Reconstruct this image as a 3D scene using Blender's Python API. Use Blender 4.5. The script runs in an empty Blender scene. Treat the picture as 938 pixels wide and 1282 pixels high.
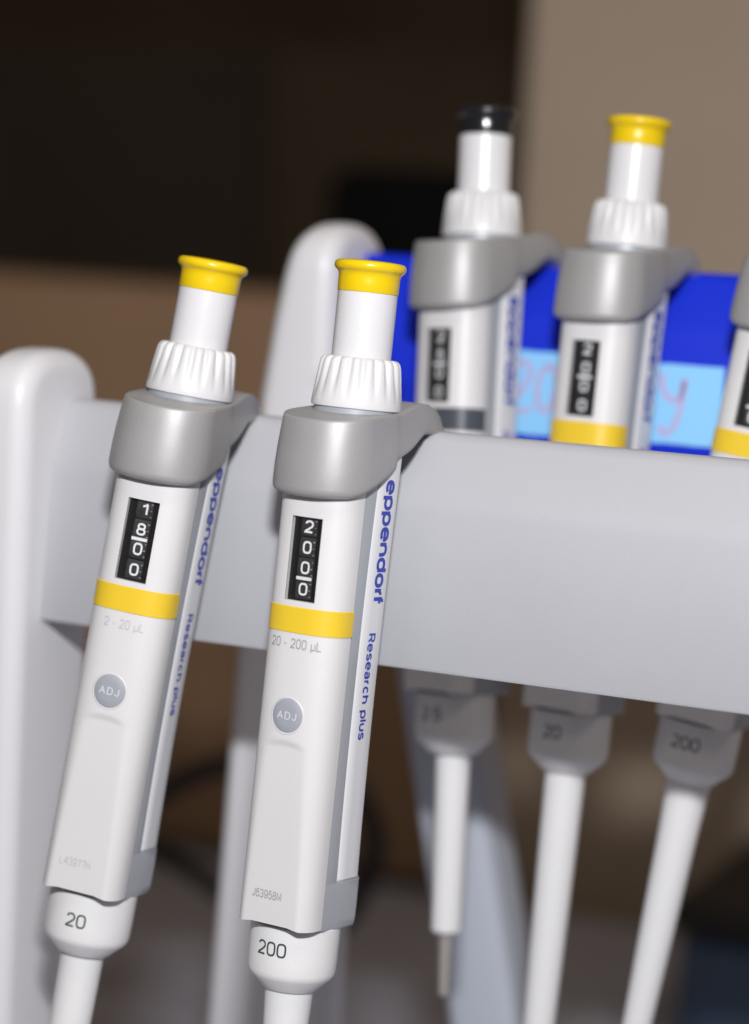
import bpy, bmesh, math, random
from math import sin, cos, radians, pi, sqrt, asin
from mathutils import Vector, Matrix

S = 0.001                      # everything below is written in millimetres
scene = bpy.context.scene
COL = scene.collection
random.seed(4)

# ------------------------------------------------------------------ camera
yaw, pitch, roll = radians(23.5), radians(7.0), radians(3.1)
fwd = Vector((-sin(yaw)*cos(pitch), cos(yaw)*cos(pitch), -sin(pitch)))
r0 = Vector((cos(yaw), sin(yaw), 0)); u0 = r0.cross(fwd)
right = r0*cos(roll) + u0*sin(roll); up = -r0*sin(roll) + u0*cos(roll)
CAM = Vector((223.87, -501.11, 43.29))
cd = bpy.data.cameras.new('camera'); cam = bpy.data.objects.new('camera', cd); COL.objects.link(cam)
M = Matrix((right, up, -fwd)).transposed().to_4x4(); M.translation = CAM*S
cam.matrix_world = M
cd.sensor_fit = 'VERTICAL'; cd.sensor_height = 36.0; cd.sensor_width = 26.34; cd.lens = 84.95
cd.clip_start = 0.02; cd.clip_end = 30
cd.dof.use_dof = True; cd.dof.focus_distance = 0.543; cd.dof.aperture_fstop = 4.9; cd.dof.aperture_blades = 9
scene.camera = cam

# ------------------------------------------------------------------ world and lamps
w = bpy.data.worlds.new('World'); scene.world = w; w.use_nodes = True
bg = w.node_tree.nodes['Background']; bg.inputs[0].default_value = (1.0, 0.84, 0.68, 1); bg.inputs[1].default_value = 0.07

def area(name, loc, target, sx, sy, power, col):
    l = bpy.data.lights.new(name, 'AREA'); l.shape = 'RECTANGLE'; l.size = sx*S; l.size_y = sy*S
    l.energy = power; l.color = col
    o = bpy.data.objects.new(name, l); COL.objects.link(o)
    o.location = Vector(loc)*S
    d = (Vector(target)-Vector(loc)).normalized()
    o.rotation_euler = d.to_track_quat('-Z', 'Y').to_euler()
    return o
# flash in the camera's hot shoe, above and a touch right of the lens
FL = CAM + up*170 + right*14 + fwd*(-10)
area('camera_flash', FL, (0, 20, -40), 48, 20, 4.0, (0.985, 0.98, 1.0))
# ceiling light fitting of the laboratory, above the bench
area('ceiling_light', (500, -500, 1300), (0, 150, -60), 900, 300, 3.4, (1.0, 0.86, 0.70))

vs = scene.view_settings
vs.view_transform = 'Standard'; vs.look = 'None'; vs.exposure = 0.0; vs.gamma = 1.0; vs.use_curve_mapping = False
scene.render.engine = 'CYCLES'

# ------------------------------------------------------------------ materials
def mat(name, col, rough=0.45, metal=0.0, spec=0.5, var=0.0, vscale=60, bump=0.0, bscale=2500, flake=0.0, coat=0.0, sss=0.0, speck=0.0):
    m = bpy.data.materials.new(name); m.use_nodes = True
    nt = m.node_tree; b = nt.nodes['Principled BSDF']
    b.inputs['Base Color'].default_value = (*col, 1)
    b.inputs['Roughness'].default_value = rough
    b.inputs['Metallic'].default_value = metal
    b.inputs['Specular IOR Level'].default_value = spec
    b.inputs['Coat Weight'].default_value = coat
    if sss:
        b.inputs['Subsurface Weight'].default_value = sss
        b.inputs['Subsurface Radius'].default_value = (1, 0.9, 0.8); b.inputs['Subsurface Scale'].default_value = 0.0012
    tc = nt.nodes.new('ShaderNodeTexCoord')
    if var or flake:
        n = nt.nodes.new('ShaderNodeTexNoise'); n.inputs['Scale'].default_value = 9000 if flake else vscale
        n.inputs['Detail'].default_value = 2 if flake else 6
        nt.links.new(tc.outputs['Object'], n.inputs['Vector'])
        r = nt.nodes.new('ShaderNodeValToRGB')
        a = var or flake
        r.color_ramp.elements[0].position = 0.3; r.color_ramp.elements[1].position = 0.7
        r.color_ramp.elements[0].color = (*[c*(1-a) for c in col], 1)
        r.color_ramp.elements[1].color = (*[min(1, c*(1+a)) for c in col], 1)
        nt.links.new(n.outputs['Fac'], r.inputs['Fac']); nt.links.new(r.outputs['Color'], b.inputs['Base Color'])
    if speck:
        src = b.inputs['Base Color'].links[0].from_socket if b.inputs['Base Color'].is_linked else None
        ns = nt.nodes.new('ShaderNodeTexNoise'); ns.inputs['Scale'].default_value = 420; ns.inputs['Detail'].default_value = 4; ns.inputs['Roughness'].default_value = 0.7
        nt.links.new(tc.outputs['Object'], ns.inputs['Vector'])
        rs_ = nt.nodes.new('ShaderNodeMapRange'); rs_.inputs['From Min'].default_value = 0.66; rs_.inputs['From Max'].default_value = 0.74
        rs_.inputs['To Min'].default_value = 0.0; rs_.inputs['To Max'].default_value = speck
        nt.links.new(ns.outputs['Fac'], rs_.inputs['Value'])
        mxs = nt.nodes.new('ShaderNodeMix'); mxs.data_type = 'RGBA'
        nt.links.new(rs_.outputs['Result'], mxs.inputs[0])
        if src: nt.links.new(src, mxs.inputs[6])
        else: mxs.inputs[6].default_value = (*col, 1)
        mxs.inputs[7].default_value = (0.22, 0.19, 0.16, 1)
        nt.links.new(mxs.outputs[2], b.inputs['Base Color'])
    # smudges and handling wear live in the gloss, not in the colour
    n3 = nt.nodes.new('ShaderNodeTexNoise'); n3.inputs['Scale'].default_value = 70; n3.inputs['Detail'].default_value = 5
    nt.links.new(tc.outputs['Object'], n3.inputs['Vector'])
    mr = nt.nodes.new('ShaderNodeMapRange')
    mr.inputs['To Min'].default_value = max(0.05, rough-0.08); mr.inputs['To Max'].default_value = min(1, rough+0.08)
    nt.links.new(n3.outputs['Fac'], mr.inputs['Value']); nt.links.new(mr.outputs['Result'], b.inputs['Roughness'])
    if bump:
        n2 = nt.nodes.new('ShaderNodeTexNoise'); n2.inputs['Scale'].default_value = bscale; n2.inputs['Detail'].default_value = 3
        nt.links.new(tc.outputs['Object'], n2.inputs['Vector'])
        bp = nt.nodes.new('ShaderNodeBump'); bp.inputs['Strength'].default_value = bump; bp.inputs['Distance'].default_value = 0.0002
        nt.links.new(n2.outputs['Fac'], bp.inputs['Height']); nt.links.new(bp.outputs['Normal'], b.inputs['Normal'])
    return m

MT = dict(
 shell = mat('shell_plastic', (0.73, 0.722, 0.728), 0.42, bump=0.10, bscale=3500, sss=0.15, var=0.012, vscale=40, speck=0.18),
 knob = mat('knob_plastic', (0.715, 0.715, 0.73), 0.34, sss=0.15),
 plunger = mat('plunger_plastic', (0.745, 0.745, 0.765), 0.30, sss=0.1),
 collar = mat('collar_grey_paint', (0.395, 0.393, 0.393), 0.48, metal=0.26, flake=0.12, bump=0.14, bscale=6000, speck=0.12),
 frame = mat('frame_grey_plastic', (0.40, 0.42, 0.46), 0.40, metal=0.15, bump=0.06, bscale=5000),
 label = mat('label_strip_plastic', (0.72, 0.73, 0.76), 0.32),
 yellow = mat('yellow_cap_plastic', (0.86, 0.60, 0.006), 0.28, coat=0.2),
 yband = mat('yellow_band_plastic', (0.84, 0.58, 0.035), 0.38),
 black = mat('black_cap_plastic', (0.012, 0.013, 0.017), 0.22, coat=0.3),
 dband = mat('dark_band_plastic', (0.07, 0.08, 0.10), 0.35),
 disp = mat('display_black', (0.008, 0.008, 0.010), 0.35),
 wheel = mat('wheel_black', (0.040, 0.038, 0.040), 0.40, var=0.3, vscale=900),
 digit = mat('digit_white_print', (0.82, 0.83, 0.85), 0.5),
 blueink = mat('blue_print', (0.025, 0.05, 0.42), 0.45),
 greyink = mat('grey_print_and_glints', (0.38, 0.38, 0.40), 0.5),  # printed text, and the painted glints on the wheel edges
 paleink = mat('pale_grey_print', (0.56, 0.56, 0.57), 0.5),
 darkink = mat('dark_print', (0.05, 0.05, 0.055), 0.5),
 button = mat('button_grey', (0.36, 0.38, 0.43), 0.45),
 buttonink = mat('button_lettering', (0.70, 0.72, 0.76), 0.45),
 cone = mat('cone_plastic', (0.80, 0.80, 0.80), 0.40, sss=0.2, bump=0.05, bscale=3000, speck=0.14),
 steel = mat('tip_metal', (0.55, 0.52, 0.48), 0.30, metal=0.5),
 rail = mat('rail_grey_plastic', (0.45, 0.455, 0.487), 0.5, var=0.02, vscale=30, bump=0.20, bscale=2600, speck=0.16),
 post = mat('post_white_plastic', (0.74, 0.74, 0.765), 0.38, bump=0.08, bscale=2600, speck=0.12),
 brace = mat('brace_grey_plastic', (0.50, 0.54, 0.61), 0.45),
 blue = mat('rail_blue_plastic', (0.004, 0.026, 0.60), 0.6, spec=0.25, bump=0.12, bscale=2600),
 tape = mat('light_blue_tape', (0.27, 0.62, 0.96), 0.6, bump=0.15, bscale=900),
 redpen = mat('red_marker', (0.50, 0.42, 0.66), 0.6),
 bench = mat('bench_grey_laminate', (0.40, 0.405, 0.48), 0.5, var=0.12, vscale=25),
 wood = mat('brown_board', (0.35, 0.215, 0.125), 0.55, var=0.10, vscale=9),
 beige = mat('beige_wall', (0.51, 0.405, 0.31), 0.7, var=0.05, vscale=12),
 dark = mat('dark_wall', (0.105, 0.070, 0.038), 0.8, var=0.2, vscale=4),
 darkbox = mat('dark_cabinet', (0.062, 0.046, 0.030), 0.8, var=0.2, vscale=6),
 blackbox = mat('black_case', (0.004, 0.004, 0.004), 0.9, spec=0.1),
 lid = mat('dark_brown_lid', (0.022, 0.018, 0.016), 0.6),
 cable = mat('black_rubber', (0.010, 0.010, 0.011), 0.5),
 navy = mat('navy_plastic', (0.06, 0.10, 0.17), 0.5),
)
# clear window pane: see-through with a surface reflection
pm = bpy.data.materials.new('clear_pane'); pm.use_nodes = True; nt = pm.node_tree; nt.nodes.clear()
out = nt.nodes.new('ShaderNodeOutputMaterial'); mx = nt.nodes.new('ShaderNodeMixShader')
tr = nt.nodes.new('ShaderNodeBsdfTransparent'); gl = nt.nodes.new('ShaderNodeBsdfGlossy'); fr = nt.nodes.new('ShaderNodeFresnel')
gl.inputs['Roughness'].default_value = 0.08; fr.inputs['IOR'].default_value = 1.45
nt.links.new(fr.outputs[0], mx.inputs[0]); nt.links.new(tr.outputs[0], mx.inputs[1]); nt.links.new(gl.outputs[0], mx.inputs[2])
nt.links.new(mx.outputs[0], out.inputs['Surface']); MT['pane'] = pm

# ------------------------------------------------------------------ helpers
def mesh_from(name, verts, faces, sharp=32):
    me = bpy.data.meshes.new(name)
    me.from_pydata([(v[0]*S, v[1]*S, v[2]*S) for v in verts], [], faces)
    bm = bmesh.new(); bm.from_mesh(me)
    bmesh.ops.remove_doubles(bm, verts=bm.verts, dist=1e-7)
    bmesh.ops.recalc_face_normals(bm, faces=bm.faces)
    bm.to_mesh(me); bm.free()
    me.shade_smooth()
    me.set_sharp_from_angle(angle=radians(sharp))
    return me

def obj(name, me, m, parent=None, loc=(0, 0, 0)):
    o = bpy.data.objects.new(name, me); COL.objects.link(o)
    if m is not None and len(me.materials) == 0: me.materials.append(m)
    if m is not None and me.materials[0] != m:
        o.material_slots[0].link = 'OBJECT'; o.material_slots[0].material = m
    o.parent = parent; o.location = Vector(loc)*S
    return o

def tag(o, label=None, cat=None, group=None, kind=None):
    if label: o['label'] = label
    if cat: o['category'] = cat
    if group: o['group'] = group
    if kind: o['kind'] = kind
    return o

def lathe(prof, n=64, cx=0, cy=0, rfun=None):
    V, Fc = [], []
    for (r, z) in prof:
        for i in range(n):
            a = 2*pi*i/n; rr = rfun(r, z, a) if rfun else r
            V.append((cx+rr*cos(a), cy+rr*sin(a), z))
    for k in range(len(prof)-1):
        for i in range(n):
            j = (i+1) % n
            Fc.append((k*n+i, k*n+j, (k+1)*n+j, (k+1)*n+i))
    if prof[0][0] > 0.01: Fc.append(tuple(reversed(range(n))))
    if prof[-1][0] > 0.01: Fc.append(tuple(range((len(prof)-1)*n, len(prof)*n)))
    return V, Fc

def prism(outline, zs, bow=None):
    """outline extruded through heights; bow(x, y, z) -> (x, y, z)"""
    n = len(outline); V, Fc = [], []
    for z in zs:
        for (x, y) in outline: V.append(bow(x, y, z) if bow else (x, y, z))
    for k in range(len(zs)-1):
        for i in range(n):
            j = (i+1) % n
            Fc.append((k*n+i, k*n+j, (k+1)*n+j, (k+1)*n+i))
    Fc.append(tuple(reversed(range(n)))); Fc.append(tuple(range((len(zs)-1)*n, len(zs)*n)))
    return V, Fc

def bevel_mesh(me, width, seg=3, angle=30):
    bm = bmesh.new(); bm.from_mesh(me)
    ed = [e for e in bm.edges if len(e.link_faces) == 2 and e.calc_face_angle(0) > radians(angle)]
    bmesh.ops.bevel(bm, geom=ed, offset=width*S, segments=seg, profile=0.5, affect='EDGES', clamp_overlap=True)
    bm.to_mesh(me); bm.free(); me.shade_smooth(); me.set_sharp_from_angle(angle=radians(40))
    return me

def box_mesh(name, x0, x1, y0, y1, z0, z1, bev=0, seg=3):
    V, Fc = prism([(x0, y0), (x1, y0), (x1, y1), (x0, y1)], [z0, z1])
    me = mesh_from(name, V, Fc)
    return bevel_mesh(me, bev, seg) if bev else me

def _arc(cx, cy, rx, ry, a0, a1, n=16, e=2.3):
    P = []
    for k in range(n+1):
        a = radians(a0+(a1-a0)*k/n); c, q = cos(a), sin(a)
        P.append((cx+rx*abs(c)**(2/e)*(1 if c >= 0 else -1), cy+ry*abs(q)**(2/e)*(1 if q >= 0 else -1)))
    return P
_o = lambda: _arc(.5, .36, .5, .36, 90, 450, 28)
_six = [_arc(.5, .32, .5, .32, 90, 450, 28), _arc(.54, .5, .54, .5, 42, 180)+[(0, .3)]]
GLYPH = {   # width, strokes along the middle of the pen; x in 0..1 of the width, y in cap heights
 '0': (.56, [_arc(.5, .5, .5, .5, 90, 450, 36, 3.1)]), '1': (.34, [[(.0, .76), (.5, .82), (1, 1)], [(1, 1), (1, 0)]]),
 '2': (.56, [_arc(.5, .71, .48, .29, 172, -30)+[(.5, .30), (.06, .1), (0, 0), (1, 0)]]),
 '3': (.56, [_arc(.48, .75, .44, .25, 165, -90), _arc(.48, .25, .52, .25, 90, -165)]),
 '4': (.58, [[(.76, 0), (.76, 1), (0, .28), (1, .28)]]),
 '5': (.56, [[(.93, 1), (.2, 1), (.1, .5)]+_arc(.48, .33, .52, .33, 140, -158)]),
 '6': (.56, _six), '9': (.56, [[(1-x, 1-y) for x, y in st] for st in _six]),
 '7': (.54, [[(0, 1), (1, 1), (.62, .52), (.36, 0)]]), '8': (.56, [_arc(.5, .755, .43, .245, 90, 450, 24), _arc(.5, .265, .5, .265, 90, 450, 24)]),
 'J': (.46, [[(1, 1)]+_arc(.5, .3, .5, .3, 0, -172)]), 'M': (.76, [[(0, 0), (0, 1), (.5, .12), (1, 1), (1, 0)]]),
 'L': (.5, [[(0, 1), (0, 0), (1, 0)]]), 'H': (.62, [[(0, 0), (0, 1)], [(1, 0), (1, 1)], [(0, .52), (1, .52)]]),
 'A': (.70, [[(0, 0), (.5, 1), (1, 0)], [(.2, .34), (.8, .34)]]), 'D': (.64, [[(0, 0), (0, 1), (.45, 1)]+_arc(.45, .5, .55, .5, 90, -90)+[(0, 0)]]),
 '-': (.28, [[(0, .36), (1, .36)]]), '.': (.06, [[(0, 0), (0, .04)]]), ' ': (.22, []),
 'µ': (.50, [[(0, -.26), (0, .72)], [(0, .35)]+_arc(.5, .28, .5, .28, 180, 360), [(1, .72), (1, 0)]]),
 'e': (.62, [[(.04, .37), (1, .37)]+_arc(.5, .36, .5, .36, 4, 318, 24)]), 'p': (.62, [[(0, -.3), (0, .72)], _o()]), 'o': (.62, [_o()]),
 'n': (.58, [[(0, 0), (0, .72)], _arc(.5, .36, .5, .36, 180, 0)+[(1, 0)]]), 'd': (.62, [[(1, 0), (1, 1)], _o()]),
 'r': (.30, [[(0, 0), (0, .72)], _arc(.9, .3, .9, .4, 175, 92)]), 'f': (.30, [[(.15, 0), (.15, .72)]+_arc(.8, .72, .65, .28, 180, 92), [(-.25, .66), (1, .66)]]),
 'R': (.66, [[(0, 0), (0, 1), (.55, 1)]+_arc(.55, .73, .42, .27, 90, -90)+[(0, .46)], [(.55, .46), (1, 0)]]),
 's': (.52, [_arc(.5, .545, .46, .175, 25, 250)+_arc(.5, .18, .5, .18, 70, -160)]), 'c': (.56, [_arc(.5, .36, .5, .36, 48, 312, 22)]),
 'a': (.56, [_arc(.48, .5, .44, .22, 165, 0)+[(.92, .5), (.92, 0)], _arc(.44, .2, .44, .2, 90, 450, 20)]),
 'h': (.58, [[(0, 0), (0, 1)], _arc(.5, .36, .5, .36, 180, 0)+[(1, 0)]]), 'l': (.04, [[(0, 0), (0, 1)]]),
 'u': (.58, [[(0, .72)]+_arc(.5, .36, .5, .36, 180, 360)+[(1, .72)], [(1, 0), (1, .72)]])}
def text_mesh(body, cap, fn, wt=0.12, align='CENTER', space=0.10, name='lettering', fit=None, wide=1.0):
    """flat printed letters drawn with a pen of width wt (in cap heights); fn maps (u, v, lift) in mm to a point"""
    h = wt/2; strokes = []; x = 0.0
    for ch in body:
        if ch == 'f': x -= 0.13
        gw, sts = GLYPH[ch]; gw = gw*wide
        for st in sts: strokes.append([(x+h+px*gw, h+py*(1-wt)) for px, py in st])
        x += gw+wt+space
    total = x-space; k = (fit/total/cap) if fit else 1.0
    sh = total/2 if align == 'CENTER' else 0.0
    V, Fc = [], []
    for si, st in enumerate(strokes):
        st = [p for i, p in enumerate(st) if i == 0 or math.hypot(p[0]-st[i-1][0], p[1]-st[i-1][1]) > 1e-4]
        n = len(st); closed = math.hypot(st[0][0]-st[-1][0], st[0][1]-st[-1][1]) < 1e-3 and n > 3
        # square pen ends
        for i in range(n):
            a = st[i-1] if i > 0 else (st[-2] if closed else None); b = st[i+1] if i < n-1 else (st[1] if closed else None); c = st[i]
            def nr(p, q):
                dx, dy = q[0]-p[0], q[1]-p[1]; l = math.hypot(dx, dy) or 1
                return (-dy/l, dx/l)
            n1 = nr(a, c) if a else nr(c, b); n2 = nr(c, b) if b else n1
            mx_, my_ = n1[0]+n2[0], n1[1]+n2[1]; l2 = mx_*mx_+my_*my_
            f = 2/l2 if l2 > 0.35 else 2/0.35
            ex = (0, 0)
            for sgn in (-1, 1):
                V.append(((c[0]+mx_*f*h*sgn-sh)*cap*k, (c[1]+my_*f*h*sgn)*cap, 0.004*(si % 6)))
        b0 = len(V)-2*n
        for i in range(n-1): Fc.append((b0+2*i, b0+2*i+2, b0+2*i+3, b0+2*i+1))
    V = [fn(u, v, l) for u, v, l in V]
    me = bpy.data.meshes.new(name); me.from_pydata([(a*S, b*S, c*S) for a, b, c in V], [], Fc)
    return me

def tube_mesh(name, pts, rad, n=12, sub=8):
    """Catmull-Rom tube through points"""
    P = [Vector(p) for p in pts]; path = []
    for i in range(len(P)-1):
        a = P[max(i-1, 0)]; b = P[i]; c = P[i+1]; d = P[min(i+2, len(P)-1)]
        for k in range(sub):
            t = k/sub
            path.append(0.5*((2*b)+(c-a)*t+(2*a-5*b+4*c-d)*t*t+(3*b-a-3*c+d)*t**3))
    path.append(P[-1])
    V, Fc = [], []; nrm = Vector((0, 0, 1))
    for i, p in enumerate(path):
        tn = (path[min(i+1, len(path)-1)]-path[max(i-1, 0)]).normalized()
        s = tn.cross(nrm)
        if s.length < 1e-3: s = tn.cross(Vector((0, 1, 0)))
        s.normalize(); q = s.cross(tn); nrm = q
        for k in range(n):
            a = 2*pi*k/n; V.append(tuple(p+s*rad*cos(a)+q*rad*sin(a)))
    for i in range(len(path)-1):
        for k in range(n):
            j = (k+1) % n; Fc.append((i*n+k, i*n+j, (i+1)*n+j, (i+1)*n+k))
    Fc.append(tuple(range(n))); Fc.append(tuple(range((len(path)-1)*n, len(path)*n)))
    return mesh_from(name, V, Fc)

def interp(tab, x):
    if x <= tab[0][0]: return tab[0][1]
    for (a, va), (b, vb) in zip(tab, tab[1:]):
        if x <= b:
            t = (x-a)/(b-a); t = t*t*(3-2*t) if len(tab) > 9 else t
            return va+(vb-va)*t
    return tab[-1][1]

# ------------------------------------------------------------------ setting
def structure(name, me, m): return tag(obj(name, me, m), kind='structure')
structure('bench', box_mesh('bench', -1400, 900, -260, 498, -292, -262), MT['bench'])
structure('wall', box_mesh('wall', -160, 1200, 520, 560, -292, 900, 6), MT['beige'])
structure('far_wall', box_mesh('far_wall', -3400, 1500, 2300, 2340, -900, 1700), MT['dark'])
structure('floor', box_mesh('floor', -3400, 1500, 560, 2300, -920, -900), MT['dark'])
pb = obj('partition_board', box_mesh('partition_board', -1400, -163, 499, 519, -261, 6, 9, 6), MT['wood'])
tag(pb, 'low brown board standing along the back of the grey bench', 'partition')

# ------------------------------------------------------------------ stands
RAILPROF = [(6.8, -60.0), (10.0, -22.0)]
def rail_profile():
    p = [(6.9, -59.6), (7.2, -60.3), (9.0, -60.6), (25.5, -60.6), (27.5, -60.0), (28.0, -58.0)]
    p += [(28.0, -14.0), (27.2, -10.2), (25.6, -7.4), (23.4, -6.2), (20.0, -6.0), (18.0, -6.5), (16.8, -8.2)]
    p += [(13.4, -15.4), (11.6, -18.8), (10.4, -21.6), (9.9, -24.0)]
    return p
def rail_mesh(name, x0, x1):
    pr = rail_profile(); n = len(pr); V, Fc = [], []
    for x in (x0, x1):
        for (y, z) in pr: V.append((x, y, z))
    for i in range(n):
        j = (i+1) % n; Fc.append((i, j, n+j, n+i))
    Fc.append(tuple(range(n))); Fc.append(tuple(reversed(range(n, 2*n))))
    return mesh_from(name, V, Fc, 45)
def post_mesh(name, x0, x1, y0, y1, ztop, zbot):
    # tombstone slab: outline in the YZ plane, strongly rounded rim
    R = (y1-y0)/2; yc = (y0+y1)/2; out = [(y0, zbot)]
    rt = R*0.78
    for k in range(19):
        a = pi - pi*k/18
        out.append((yc+R*(abs(cos(a))**0.8)*(1 if cos(a) > 0 else -1), ztop-rt+rt*sin(a)**0.8 if 0 < k < 18 else ztop-rt))
    out.append((y1, zbot))
    n = len(out); V, Fc = [], []
    out = [out[0]]+[(y0, zbot+(ztop-rt-zbot)*q) for q in (0.5, 0.75, 0.88, 0.95)]+out[1:-1]+[(y1, zbot+(ztop-rt-zbot)*q) for q in (0.95, 0.88, 0.75, 0.5)]+[out[-1]]
    n = len(out)
    for x in (x0, x1):
        for (y, z) in out:
            tp = max(0.0, 1-(ztop-z)/75.0)**2*7.5-0.036*(ztop-z) if x == x0 else 0.0      # the outer side draws in towards the rounded head
            V.append((x+tp, y, z))
    for i in range(n):
        j = (i+1) % n; Fc.append((i, j, n+j, n+i))
    Fc.append(tuple(range(n))); Fc.append(tuple(reversed(range(n, 2*n))))
    me = mesh_from(name, V, Fc, 60)
    bm = bmesh.new(); bm.from_mesh(me)
    ed = [e for e in bm.edges if len(e.link_faces) == 2 and e.calc_face_angle(0) > radians(60) and not (e.verts[0].co.z < (zbot+1)*S and e.verts[1].co.z < (zbot+1)*S)]
    bmesh.ops.bevel(bm, geom=ed, offset=5.2*S, segments=6, profile=0.5, affect='EDGES', clamp_overlap=True)
    bm.to_mesh(me); bm.free(); me.shade_smooth(); me.set_sharp_from_angle(angle=radians(50))
    return me
def empty(name, loc):
    o = bpy.data.objects.new(name, None); COL.objects.link(o); o.location = Vector(loc)*S; o.empty_display_size = 0.02; return o

BZ = -262
fs = empty('pipette_stand', (-95, 14, BZ))
tag(fs, 'white pipette stand with pale grey rail carrying the two sharp front pipettes', 'stand', 'pipette stands')
off = (95, -14, -BZ)
obj('post', post_mesh('post', -108, -85.5, -3.5, 33, 6.2, BZ+12), MT['post'], fs, off)
obj('rail', rail_mesh('rail', -85.4, 175), MT['rail'], fs, off)
obj('foot', box_mesh('foot', -112, -82, -60, 110, BZ+0.2, BZ+14, 5), MT['post'], fs, off)
RX, RY, RZ = 38.5, 89.0, 39.0
rs = empty('pipette_stand', (-95+RX, 14+RY, BZ))
tag(rs, 'taller white pipette stand behind with bright blue rail and light blue tape', 'stand', 'pipette stands')
off2 = (95, -14, -BZ+RZ)
obj('post', post_mesh('post', -106, -85.5, -3.5, 33, 1.6, BZ-RZ+12), MT['post'], rs, off2)
br = obj('rail', rail_mesh('rail_blue', -85.4, 150), MT['blue'], rs, off2); br['label'] = 'bright blue plastic rail'
obj('foot', box_mesh('foot', -110, -82, 36, 150, BZ-RZ+0.2, BZ-RZ+14, 5), MT['post'], rs, off2)
# slanting brace behind the blue rail, down to the bench
V, Fc = [], []
for (x, z) in ((-81, -60), (-27, -300.8)):
    for (dx, dy) in ((-11, 34), (11, 34), (11, 56), (-11, 56)): V.append((x+dx, dy, z))
Fc = [(0, 1, 5, 4), (1, 2, 6, 5), (2, 3, 7, 6), (3, 0, 4, 7), (3, 2, 1, 0), (4, 5, 6, 7)]
obj('brace', bevel_mesh(mesh_from('brace', V, Fc), 4), MT['brace'], rs, off2)

def rail_front(z):   # y of the rail's front face at height z (rail coordinates)
    return 6.9+(z+59.6)*(9.9-6.9)/(59.6-24.0)
def tape(x0, x1, z0, z1, strokes):
    nseg = 8; V, Fc = [], []; rnd = random.Random(int(x0*7)+99)
    for i in range(nseg+1):
        x = x0+(x1-x0)*i/nseg
        jt = rnd.uniform(-.18, .18)
        for z in (z0+jt, z1+jt*0.6): V.append((x, rail_front(z)-0.25, z))
    for i in range(nseg): Fc.append((2*i, 2*i+2, 2*i+3, 2*i+1))
    m = len(V); V += [(x, y+0.2, z) for x, y, z in V]
    Fc += [tuple(m+q for q in reversed(f)) for f in Fc]
    ring = [2*i for i in range(nseg+1)]+[2*i+1 for i in range(nseg, -1, -1)]
    for a, b in zip(ring, ring[1:]+ring[:1]): Fc.append((a, b, m+b, m+a))
    t = obj('tape_label', mesh_from('tape_label', V, Fc), MT['tape'], rs, off2)
    for st in strokes:
        V, Fc = [], []; w_ = 0.75; P = []
        for i in range(len(st)-1):
            a, b, c, d = st[max(i-1, 0)], st[i], st[i+1], st[min(i+2, len(st)-1)]
            for k in range(6):
                q = k/6
                P.append([0.5*(2*b[j]+(c[j]-a[j])*q+(2*a[j]-5*b[j]+4*c[j]-d[j])*q*q+(3*b[j]-a[j]-3*c[j]+d[j])*q**3) for j in (0, 1)])
        P.append(list(st[-1]))
        for i, p in enumerate(P):
            a = P[max(i-1, 0)]; b = P[min(i+1, len(P)-1)]
            dx, dz = b[0]-a[0], b[1]-a[1]; l = math.hypot(dx, dz) or 1
            for s in (-1, 1):
                x = p[0]-dz/l*w_*s; z = p[1]+dx/l*w_*s
                V.append((x, rail_front(z)-0.32, z))
        for i in range(len(P)-1): Fc.append((2*i, 2*i+2, 2*i+3, 2*i+1))
        me = bpy.data.meshes.new('handwriting'); me.from_pydata([(x*S, y*S, z*S) for x, y, z in V], [], Fc)
        obj('handwriting', me, MT['redpen'], t)
# rail coordinates of the rear stand: subtract (RX, RY, RZ)
tape(-41.5, -21.0, -50.8, -29.0, [[(-37, -33), (-34, -32), (-32.5, -35), (-35.5, -41), (-37.5, -45), (-33, -44.5), (-31.5, -44)],
                                 [(-27.5, -32.5), (-30, -36), (-29.5, -43), (-26.5, -44), (-25, -38), (-26, -33), (-28, -33)]])
tape(-3.5, 19.8, -50.0, -29.6, [[(3.5, -32), (4.0, -36), (6, -38.5), (8.5, -38), (9.5, -33.5)], [(9.8, -33), (9.2, -39), (8, -45), (5.5, -47.5), (3.8, -45.5)]])

# ------------------------------------------------------------------ pipette
AX, BY, NE, YC = 9.7, 8.1, 2.75, -8.8          # superelliptic front of the body
WX, WZ0, WZ1 = 3.85, -43.7, -24.9           # display opening
def softmin_y(y, plane, k=0.3):
    d = y-plane
    return plane+0.5*(d+sqrt(d*d+k*k*0.6))
def sec_y(x, lift=0.0):
    q = min(1.0, abs(x)/(AX+lift))
    return YC-(BY+lift)*(1-q**NE)**(1/NE)
def shell_x(x, z, lift=0.0):
    y = sec_y(x, lift)
    # thumb flat below the adjustment button
    zt = -74.6-0.03*x*x
    f = min(1, max(0, (zt-z)/2.0)); f = f*f*(3-2*f)
    if f > 0:
        plane = -16.48+(-74-z)/40*0.95 - lift
        y2 = softmin_y(y, plane); y = y+(y2-y)*f
    fl = max(0, (-70-z)/48)
    return (x*(1+0.015*fl*fl), y, z)
def shell_pt(t, z, lift=0.0):
    sn = sin(t); return shell_x((AX+lift)*abs(sn)**(2/NE)*(1 if sn >= 0 else -1), z, lift)
def shell_at(u, z, lift=0.10): return shell_x(u, z, lift)

_cache = {}
def cached(key, fn):
    if key not in _cache: _cache[key] = fn()
    return _cache[key]

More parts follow.
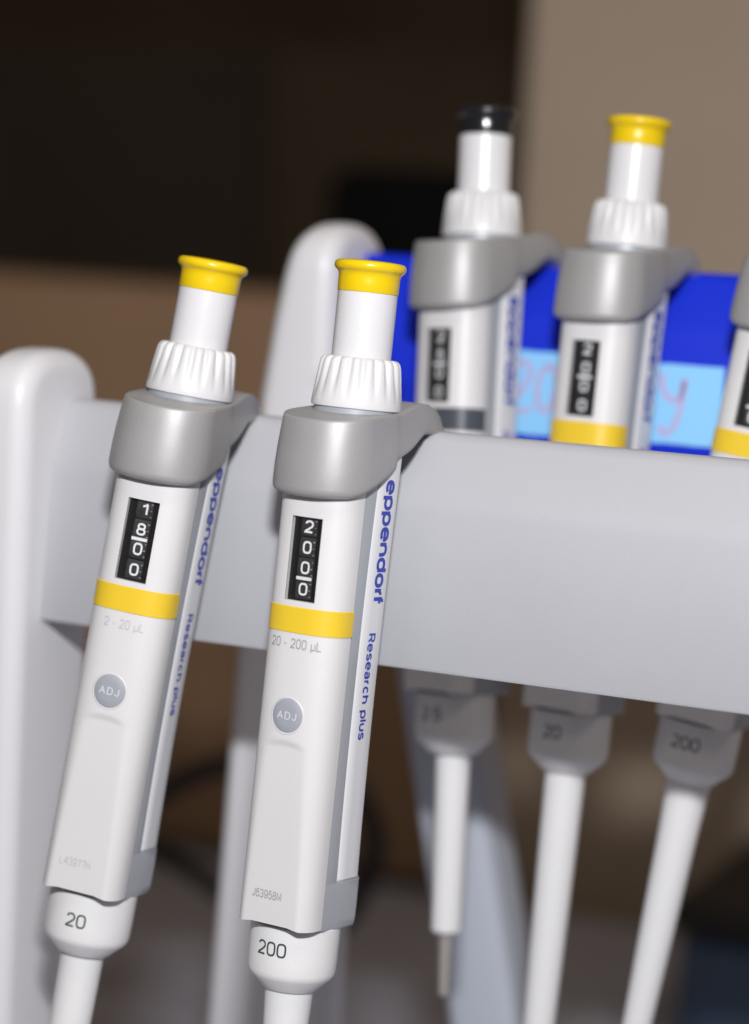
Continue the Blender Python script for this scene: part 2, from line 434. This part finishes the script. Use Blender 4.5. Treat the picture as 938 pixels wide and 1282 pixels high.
def shell_mesh():
    tw = asin((WX/AX)**(NE/2))
    tin = [asin((WX*abs(i)/10/AX)**(NE/2))*(1 if i > 0 else -1) for i in range(-10, 11)]
    ts = [-pi/2+(pi/2-tw)*i/22 for i in range(22)]+tin+[tw+(pi/2-tw)*i/22 for i in range(1, 23)]
    zs = [-6-i*2.1 for i in range(9)]+[WZ1+(WZ0-WZ1)*i/8 for i in range(9)]+[-45.2-i*2 for i in range(14)]
    zs += [-72.5-i*0.28 for i in range(24)]+[-79.6-i*1.5 for i in range(25)]+[-116.2, -116.9]
    zs = sorted(set(round(z, 4) for z in zs), reverse=True)
    n = len(ts); V, Fc = [], []
    for z in zs:
        for t in ts:
            x, y, zz = shell_pt(t, z)
            if z == zs[-1]: zz = z-0.5*min(1, max(0, (abs(x)-4.6)/3.0))
            if z == zs[-2]: zz = z-0.4*min(1, max(0, (abs(x)-4.6)/3.0))
            V.append((x, y, zz))
    for k in range(len(zs)-1):
        for i in range(n-1):
            xm = 0.5*(shell_pt(ts[i], 0)[0]+shell_pt(ts[i+1], 0)[0]); zm = 0.5*(zs[k]+zs[k+1])
            if abs(xm) < WX and WZ0 < zm < WZ1: continue
            Fc.append((k*n+i, k*n+i+1, (k+1)*n+i+1, (k+1)*n+i))
    # wall thickness: inner lip along the bottom edge and round the display opening
    b = (len(zs)-1)*n; m = len(V)
    for i in range(n):
        x, y, z = V[b+i]; V.append((x*0.86, YC+(y-YC)*0.86, z))
    for i in range(n-1): Fc.append((b+i, b+i+1, m+i+1, m+i))
    me = mesh_from('body_shell', V, Fc, 50)
    bm = bmesh.new(); bm.from_mesh(me)
    ed = []
    for e in bm.edges:
        if e.is_boundary:
            c = (e.verts[0].co+e.verts[1].co)/2/S
            if abs(c.x) < WX+0.1 and WZ0-0.1 < c.z < WZ1+0.1 and c.y < -12: ed.append(e)
    r = bmesh.ops.extrude_edge_only(bm, edges=ed)
    for v in r['geom']:
        if isinstance(v, bmesh.types.BMVert): v.co.y = -15.3*S
    bmesh.ops.recalc_face_normals(bm, faces=bm.faces)
    bm.to_mesh(me); bm.free(); me.shade_smooth(); me.set_sharp_from_angle(angle=radians(50))
    return me

def bow(x, y, z):
    b = 0.55*min(1.25, ((z+62)/44)**2)
    return (x+(b if x > 4 else -b if x < -4 else 0), y, z)
ZS = [-6-i*4.18 for i in range(25)]       # down to about -106.3
def sym(half): return half+[(-x, y) for x, y in reversed(half)]
def frame_mesh():
    common = [(8.6, -9.6), (9.0, -9.0), (9.05, -8.2), (9.35, -7.6), (9.5, -4.3)]
    A = sym(common+[(9.1, -3.9), (9.4, 4.2), (8.4, 6.8), (5, 7.6)])          # with the seat for the label strip
    B = sym(common+[(9.78, -3.6), (10.45, 4.2), (9.4, 6.4), (5, 7.8)])       # full section below it
    rows = [(z, A, 1) for z in ZS[:-1]]+[(-106.9, A, 1), (-107.15, B, 0.992), (-107.5, B, 1), (-110, B, 1), (-113.5, B, 1), (-116, B, 0.997), (-117.3, B, 0.99), (-117.9, B, 0.975)]
    n = len(A); V, Fc = [], []
    for z, O, k in rows:
        for x, y in O:
            V.append(bow(x*k, y*k if y > 0 else y, z))
    for r in range(len(rows)-1):
        for q in range(n):
            p = (q+1) % n; Fc.append((r*n+q, r*n+p, (r+1)*n+p, (r+1)*n+q))
    Fc.append(tuple(reversed(range(n)))); Fc.append(tuple(range((len(rows)-1)*n, len(rows)*n)))
    return mesh_from('frame', V, Fc, 30)
def strip_mesh(side):
    pr = [(9.05, -3.75), (9.40, -3.75), (9.68, -3.45), (9.92, -1.0), (10.1, 1.5), (10.25, 3.9), (10.15, 4.25), (9.8, 4.4), (9.2, 4.0)]
    pr = [(x*side, y) for x, y in pr]
    zz = ZS+[-106.6, -106.95]
    def f(x, y, z):
        p = bow(x, y, z)
        if z < -106.8: p = (p[0]-0.3*side, p[1], p[2])
        return p
    V, Fc = prism(pr, zz, f); return mesh_from('label_strip', V, Fc, 40)

def collar_outline():
    pts = []
    for k in range(25):                       # right half, front centre to mid
        a = pi/2*k/24; pts.append((12.0*sin(a)**0.92 if a > 0 else 0.0, -10.2-10.8*cos(a)**0.95 if k < 24 else -10.2))
    for (x, y) in ((12.1, -8), (12.15, -5.5), (12.15, -3), (12.1, -1.2), (12.05, -0.2), (11.85, 0.5), (11.7, 2.5), (11.55, 5), (11.4, 7), (11.25, 9.5), (11.1, 12), (10.95, 15), (10.8, 18), (10.6, 21), (10.35, 24), (10.0, 26.2), (9.0, 28.2), (6.7, 29.6), (3.2, 30.1)):
        pts.append((x, y))
    return pts
ZB = [(-21, -20.3), (-16, -19.9), (-11, -18.4), (-6, -16.4), (-2, -14.4), (-0.2, -13.2), (0.5, -11.6), (4, -10.4), (8, -9.1), (11, -7.5), (13.5, -5.6), (16, -4.7), (20, -4.6), (24, -5.8), (27, -7.6), (30, -9.6)]
ZT = [(-21, -2.9), (-14, -1.9), (-8, -1.2), (-3, -0.7), (2, -0.2), (5, 0.5), (9, 1.6), (13, 2.3), (17, 2.4), (20.5, 1.7), (23.5, 0.2), (26, -1.9), (28, -4.2), (30, -7.2)]
def lin(tab, x):
    if x <= tab[0][0]: return tab[0][1]
    for (a, va), (b, vb) in zip(tab, tab[1:]):
        if x <= b: return va+(vb-va)*(x-a)/(b-a)
    return tab[-1][1]
def collar_mesh():
    half = collar_outline(); full = half+[(-x, y) for x, y in reversed(half[1:])]
    n = len(full)
    # outward normals of the outline
    def nrm(i):
        (xa, ya), (xb, yb) = full[(i-1) % n], full[(i+1) % n]
        dx, dy = xb-xa, yb-ya; l = math.hypot(dx, dy) or 1
        return (dy/l, -dx/l)
    rows = []
    # (inset, kind, amount): distance from bottom / top edge
    prof = [('b', 3.2, 0.0), ('b', 1.9, 0.0), ('b', 1.0, 0.25), ('b', 0.4, 0.6), ('b', 0.1, 1.2), ('b', 0.0, 2.0), ('m', 0.05, 0.25), ('m', 0.2, 0.5), ('m', 0.5, 0.75),
            ('t', 0.85, 0.9), ('t', 0.95, 0.5), ('t', 1.12, 0.22), ('t', 1.45, 0.05), ('t', 2.1, 0.0), ('t', 3.4, 0.0)]
    V, Fc = [], []
    for kind, ins, am in prof:
        for i, (x, y) in enumerate(full):
            nx, ny = nrm(i); zb, zt = lin(ZB, y), lin(ZT, y); h = zt-zb
            sc = min(1.0, h/7.0)
            if kind == 'b': z = zb+am*sc
            elif kind == 't': z = zt-am*sc
            else: z = zb+2.3*sc+(h-3.5*sc)*am
            ii = ins*(0.35+0.65*sc)
            px = x-nx*ii; py = y-ny*ii
            if x > 0.01: px = max(px, 0.02)
            elif x < -0.01: px = min(px, -0.02)
            V.append((px, py, z))
    for k in range(len(prof)-1):
        for i in range(n):
            j = (i+1) % n; Fc.append((k*n+i, k*n+j, (k+1)*n+j, (k+1)*n+i))
    def cap(base):
        m = len(half)
        for i in range(m-1):
            a, b = base+i, base+i+1
            la = base+(n-i) if i > 0 else base; lb = base+(n-i-1)
            if i == 0: Fc.append((a, b, lb))
            else: Fc.append((a, b, lb, la))
    cap(0); cap((len(prof)-1)*n)
    return mesh_from('finger_collar', V, Fc, 42)

def knob_mesh():
    prof = [(9.6, -0.2), (10.2, 0.0), (10.3, 0.5), (10.25, 1.5), (10.1, 3), (9.92, 4.5), (9.75, 6), (9.58, 7.5), (9.42, 8.8), (9.3, 9.6), (9.15, 10.2), (8.9, 10.75), (8.5, 11.15), (8.0, 11.35), (7.2, 11.4), (6.95, 11.2), (6.9, 9.5)]
    N = 19
    def rf(r, z, a):
        g = 0.5+0.5*cos(N*a); g = g**2.0                      # groove profile
        fade = min(1, max(0, (z-1.6)/7.5)); fade = fade**1.1
        if r < 8.3 and z > 9: fade *= max(0, (r-7.0)/1.3)
        return r-0.8*g*fade
    V, Fc = lathe(prof, N*14, rfun=rf); return mesh_from('volume_knob', V, Fc, 50)

def cap_mesh(ext):
    prof = [(6.0, 26.0), (6.85, 26.1), (6.95, 26.35), (6.98, 28.6), (7.0, 29.6), (7.1, 30.2), (7.35, 30.65), (7.75, 30.95), (8.08, 31.35), (8.2, 31.9), (8.1, 32.45), (7.75, 32.9), (7.1, 33.1), (5.0, 33.3), (2.5, 33.4), (0.005, 33.4)]
    V, Fc = lathe([(r, z+ext) for r, z in prof], 72); return mesh_from('button_cap', V, Fc, 60)
def plunger_mesh(ext):
    V, Fc = lathe([(6.4, -1), (6.78, 5), (6.8, 26.0+ext), (6.5, 26.15+ext)], 64); return mesh_from('plunger', V, Fc)
def ring_mesh():
    V, Fc = lathe([(9.6, -3), (9.6, -0.25), (9.2, -0.05), (8, -0.05)], 48); return mesh_from('knob_ring', V, Fc)
SY = -3.0
def sleeve_mesh():
    prof = [(8.4, -108), (8.5, -117.5), (9.9, -117.8), (10.25, -118.1), (10.3, -118.8), (10.25, -126), (10.2, -128.6), (10.0, -129.5), (9.5, -130.3), (7.2, -132.4), (6.5, -133.2), (6.1, -133.5), (4.5, -133.5)]
    V, Fc = lathe(prof, 72, 0, SY); return mesh_from('ejector_sleeve', V, Fc, 45)
def cone_mesh(kind):
    prof = {'large': [(5.6, -132), (5.55, -135), (5.2, -142), (4.9, -150), (4.3, -175), (3.6, -200), (3.3, -206), (2.6, -206)],
            'medium': [(5.15, -132), (5.1, -135), (4.9, -150), (4.5, -175), (4.0, -200), (3.8, -206), (2.5, -206)],
            'small': [(4.6, -132), (4.5, -135), (4.2, -150), (3.95, -176), (3.9, -179.3), (3.2, -180), (1.7, -180)]}[kind]
    V, Fc = lathe(prof, 48, 0, SY); return mesh_from('tip_cone', V, Fc)
def band_mesh():
    ts = [-pi/2+pi*i/48 for i in range(49)]; V, Fc = [], []
    zs = [-45.0, -45.15, -50.75, -50.9]; lf = [0.0, 0.22, 0.22, 0.0]
    for z, l in zip(zs, lf):
        for t in ts: V.append(shell_pt(t, z, l-0.02))
    n = 49
    for k in range(3):
        for i in range(n-1): Fc.append((k*n+i, k*n+i+1, (k+1)*n+i+1, (k+1)*n+i))
    return mesh_from('colour_band', V, Fc, 40)
def button_mesh():
    V, Fc = [], []; n = 48; rings = [(3.84, -0.05), (3.8, 0.10), (3.7, 0.16), (2.0, 0.16), (0.01, 0.16)]
    zc = -69.4
    for r, l in rings:
        for i in range(n):
            a = 2*pi*i/n; V.append(shell_at(r*cos(a), zc+r*sin(a), l-0.02))
    for k in range(len(rings)-1):
        for i in range(n):
            j = (i+1) % n; Fc.append((k*n+i, k*n+j, (k+1)*n+j, (k+1)*n+i))
    return mesh_from('adjustment_button', V, Fc, 50)
def wheel_mesh(zc, h):
    V, Fc = [], []; m = 6
    for i in range(m+1):
        z = zc-h/2+h*i/m; q = (2*i/m-1); y = -15.95+0.35*q*q
        for x in (-1.75, 2.15): V.append((x, y, z))
    for i in range(m): Fc.append((2*i, 2*i+1, 2*i+3, 2*i+2))
    k = len(V); V += [(-1.75, -15.35, zc-h/2), (2.15, -15.35, zc-h/2), (-1.75, -15.35, zc+h/2), (2.15, -15.35, zc+h/2)]
    Fc += [(k, k+1, 1, 0), (2*m, 2*m+1, k+3, k+2), tuple([k]+[2*i for i in range(m+1)]+[k+2]), tuple([k+1]+[2*i+1 for i in range(m+1)]+[k+3])]
    return mesh_from('number_wheel', V, Fc, 40)

WHEELS = [-27.0, -31.65, -36.2, -41.0]
L = 206.0                                     # the thing's origin sits at the lower end of its tip cone
def pipette(base, lean, side, twist, label, cap_m, band_m, digits, line_after, sleeve_no, cone, ext=0.0, du=0.0, dv=0.0, rng=None, serial=None, rng_m='greyink', ser_m='greyink'):
    a, s = radians(lean), radians(side)
    az = Vector((sin(s), sin(a), 0)); az.z = sqrt(1-az.length_squared)
    ax = Vector((cos(radians(twist)), sin(radians(twist)), 0)); ax = (ax-az*ax.dot(az)).normalized(); ay = az.cross(ax)
    root = bpy.data.objects.new('pipette', None); COL.objects.link(root); root.empty_display_size = 0.02
    m4 = Matrix((ax, ay, az)).transposed().to_4x4(); m4.translation = (Vector(base)-az*L)*S
    root.matrix_world = m4
    tag(root, label, 'pipette', 'pipettes hanging on the stands')
    P = lambda name, key, fn, m: obj(name, cached(key, fn), MT[m], root, (0, 0, L))
    P('body_shell', 'shell', shell_mesh, 'shell')
    fr_ = P('frame', 'frame', frame_mesh, 'frame')
    for sd in (1, -1):
        st = P('label_strip', ('strip', sd), lambda: strip_mesh(sd), 'label')
        if sd == 1:
            def on_strip(zstart):
                def f(u, v, l):
                    # reads downwards, letter tops towards the back
                    y = -1.2+v; t = (y+3.45)/(3.9+3.45); x = 9.68+(10.25-9.68)*t+0.10+l
                    return bow(x, y, zstart-u)
                return f
            obj('lettering', cached('lt1', lambda: text_mesh('eppendorf', 4.5, on_strip(-15.3), wt=0.215, align='LEFT', space=0.05, fit=28.6)), MT['blueink'], st)
            obj('lettering', cached('lt2', lambda: text_mesh('Research plus', 2.9, on_strip(-50.3), wt=0.19, align='LEFT', space=0.09, fit=24.4)), MT['blueink'], st)
    P('finger_collar', 'collar', collar_mesh, 'collar')
    P('knob_ring', 'ring', ring_mesh, 'frame')
    P('volume_knob', 'knob', knob_mesh, 'knob')
    P('plunger', ('plunger', ext), lambda: plunger_mesh(ext), 'plunger')
    P('button_cap', ('cap', ext), lambda: cap_mesh(ext), cap_m)
    P('colour_band', 'band', band_mesh, band_m)
    # display
    d = P('display', 'disp', lambda: box_mesh('display', -WX-0.6, WX+0.6, -15.4, -14.6, WZ0-0.6, WZ1+0.6), 'disp')
    for k, zc in enumerate(WHEELS):
        h = 4.35
        obj('number_wheel', cached(('wh', k), lambda: wheel_mesh(zc, h)), MT['wheel'], d)
        dm = cached(('dg', digits[k], k), lambda: text_mesh(digits[k], 2.85, lambda u, v, l: (u+0.25, -16.02-l, zc-1.42+v), wt=0.165, wide=1.12, name='digit'))
        obj('digit', dm, MT['digit'], d)
        if serial:
            def glint_bars():  # glints on the wheels' serrated edges, painted on as small pale bars
                V, Fc = [], []; rn = random.Random(k*3+7)
                for q in (-1.6, -0.2, 1.3):
                    x0 = 1.95-rn.uniform(.15, .5); z0 = zc+q; y0 = -15.95+0.35*((q*2/4.35)**2)-0.03; b0 = len(V)
                    hh = rn.uniform(.05, .11)
                    V += [(x0, y0, z0-hh), (2.1, y0, z0-hh), (2.1, y0, z0+hh), (x0, y0, z0+hh)]; Fc.append((b0, b0+1, b0+2, b0+3))
                return mesh_from('edge_glints', V, Fc)
            obj('edge_glints', cached(('mk', k), glint_bars), MT['greyink'], d)
    zl = (WHEELS[line_after-1]+WHEELS[line_after])/2
    obj('decimal_line', cached(('line', line_after), lambda: box_mesh('decimal_line', -1.7, 2.1, -16.15, -15.8, zl-0.36, zl+0.36)), MT['digit'], d)
    obj('pane', cached('pane', lambda: box_mesh('pane', -WX, WX, -16.6, -16.35, WZ0, WZ1)), MT['pane'], d)
    # adjustment button
    b = P('adjustment_button', 'adj', button_mesh, 'button')
    obj('lettering', cached('adjt', lambda: text_mesh('ADJ', 1.75, lambda u, v, l: shell_at(u, -70.25+v, 0.20+l), wt=0.13, fit=4.9, space=0.24)), MT['buttonink'], b)
    def rim():
        V, Fc = [], []; n = 48; rings = [(3.88, 0.0), (3.95, 0.16), (4.12, 0.18), (4.3, 0.0)]
        for r, l in rings:
            for i in range(n):
                a = 2*pi*i/n; V.append(shell_at(r*cos(a), -69.4+r*sin(a), l-0.02))
        for q in range(3):
            for i in range(n):
                j = (i+1) % n; Fc.append((q*n+i, q*n+j, (q+1)*n+j, (q+1)*n+i))
        return mesh_from('rim', V, Fc, 60)
    obj('rim', cached('rim', rim), MT['shell'], b)
    if rng: obj('lettering', text_mesh(rng[0], 2.25, lambda u, v, l: shell_at(u+rng[1], rng[3]+v, 0.05+l), wt=0.145, fit=rng[2]), MT[rng_m], root, (0, 0, L))
    if serial: obj('lettering', text_mesh(serial, 2.0, lambda u, v, l: shell_at(u-1.2, -111.3+v, 0.05+l), wt=0.14, fit=7.6), MT[ser_m], root, (0, 0, L))
    sl = P('ejector_sleeve', 'sleeve', sleeve_mesh, 'cone')
    def on_sleeve(u, v, l):
        t = (u+du)/10.3; r = 10.35+l
        return (r*sin(t), SY-r*cos(t), -124.6+dv+v)
    obj('lettering', cached(('sl', sleeve_no, du), lambda: text_mesh(sleeve_no, 3.3, on_sleeve, wt=0.125, space=0.09)), MT['darkink'], sl)
    P('tip_cone', ('cone', cone), lambda: cone_mesh(cone), 'cone')
    if cone == 'small':
        def tip():
            V, Fc = lathe([(1.7, -179), (1.65, -182), (1.45, -190), (1.2, -196), (0.6, -196.4)], 24, 0, SY); return mesh_from('metal_tip', V, Fc)
        P('metal_tip', 'tip', tip, 'steel')
    return root

pipette((0.7, -1.6, -0.3), 4.2, 1.3, -5, 'sharp front pipette with yellow cap, display reading 2000 and sleeve marked 200', 'yellow', 'yband', '2000', 3, '200', 'large', rng=('20 - 200 µL', 0.1, 12.8, -54.3), serial='J63958M')
pipette((-41.2, -3.3, -0.5), 5.6, 5.85, 8, 'leftmost pipette with yellow cap, display reading 1800 and sleeve marked 20', 'yellow', 'yband', '1800', 2, '20', 'medium', ext=-1.6, du=0.6, dv=-1.2, rng=('2 - 20 µL', 0.5, 9.8, -54.8), serial='L43977H', rng_m='paleink', ser_m='paleink')
pipette((-5.6, 86.5, RZ), 6, -3.4, -15, 'blurred rear pipette with black cap and dark band on the blue rail', 'black', 'dband', '2500', 2, '2.5', 'small')
pipette((33.4, 87.5, 38.5), 5.5, 0.6, -8, 'blurred rear pipette with yellow cap between the two light blue tapes', 'yellow', 'yband', '2000', 2, '20', 'medium', ext=-0.6)
pipette((79, RY, RZ), 4, 7.0, -2, 'rear pipette cut off by the right edge, sleeve marked 200', 'yellow', 'yband', '2000', 3, '200', 'large')

# ------------------------------------------------------------------ things in the dim background
c1 = obj('cable', tube_mesh('cable', [(-226, 262, -240), (-222, 264, -205), (-194, 277, -174), (-172, 288, -162), (-142, 302, -157), (-125, 307, -175), (-120, 307, -193), (-126, 301, -214), (-136, 297, -230), (-141, 294, -250), (-142, 293, -257.5)], 4.2), MT['cable'])
tag(c1, 'black cable looping up behind the front pipettes', 'cable')
c2 = obj('cable', tube_mesh('cable', [(-222, 262, -257.8), (-224, 262, -225), (-215, 264, -195), (-193, 274, -197), (-173, 282, -208), (-160, 288, -222), (-154, 290, -242), (-153, 290, -257.8)], 3.9), MT['cable'])
tag(c2, 'black cable sagging low behind the left pipette', 'cable')
nb = empty('equipment_box', (50, 395, BZ)); o3 = (-50, -395, -BZ)
obj('body', box_mesh('body', -12, 150, 345, 450, BZ+0.2, -214, 5), MT['navy'], nb, o3)
obj('lid', box_mesh('lid', -16, 154, 341, 454, -213.8, -201, 5), MT['lid'], nb, o3)
tag(nb, 'blurred dark blue box with blackish lid on the bench at lower right', 'box')
bl = obj('instrument_case', box_mesh('instrument_case', -268, -200, 545, 620, -899.5, 66, 12), MT['blackbox'])
tag(bl, 'blurred black upright case showing above the brown board behind the rear stand', 'case')
cb = empty('cabinet', (-760, 1500, -900)); o4 = (760, -1500, 900)
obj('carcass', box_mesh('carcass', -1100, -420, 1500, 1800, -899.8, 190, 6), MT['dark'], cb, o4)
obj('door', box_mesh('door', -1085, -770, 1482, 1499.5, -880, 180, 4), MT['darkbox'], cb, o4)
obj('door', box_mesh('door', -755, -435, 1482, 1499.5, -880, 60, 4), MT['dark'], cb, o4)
tag(cb, 'dark cabinet standing far back in the unlit room at left', 'cabinet')
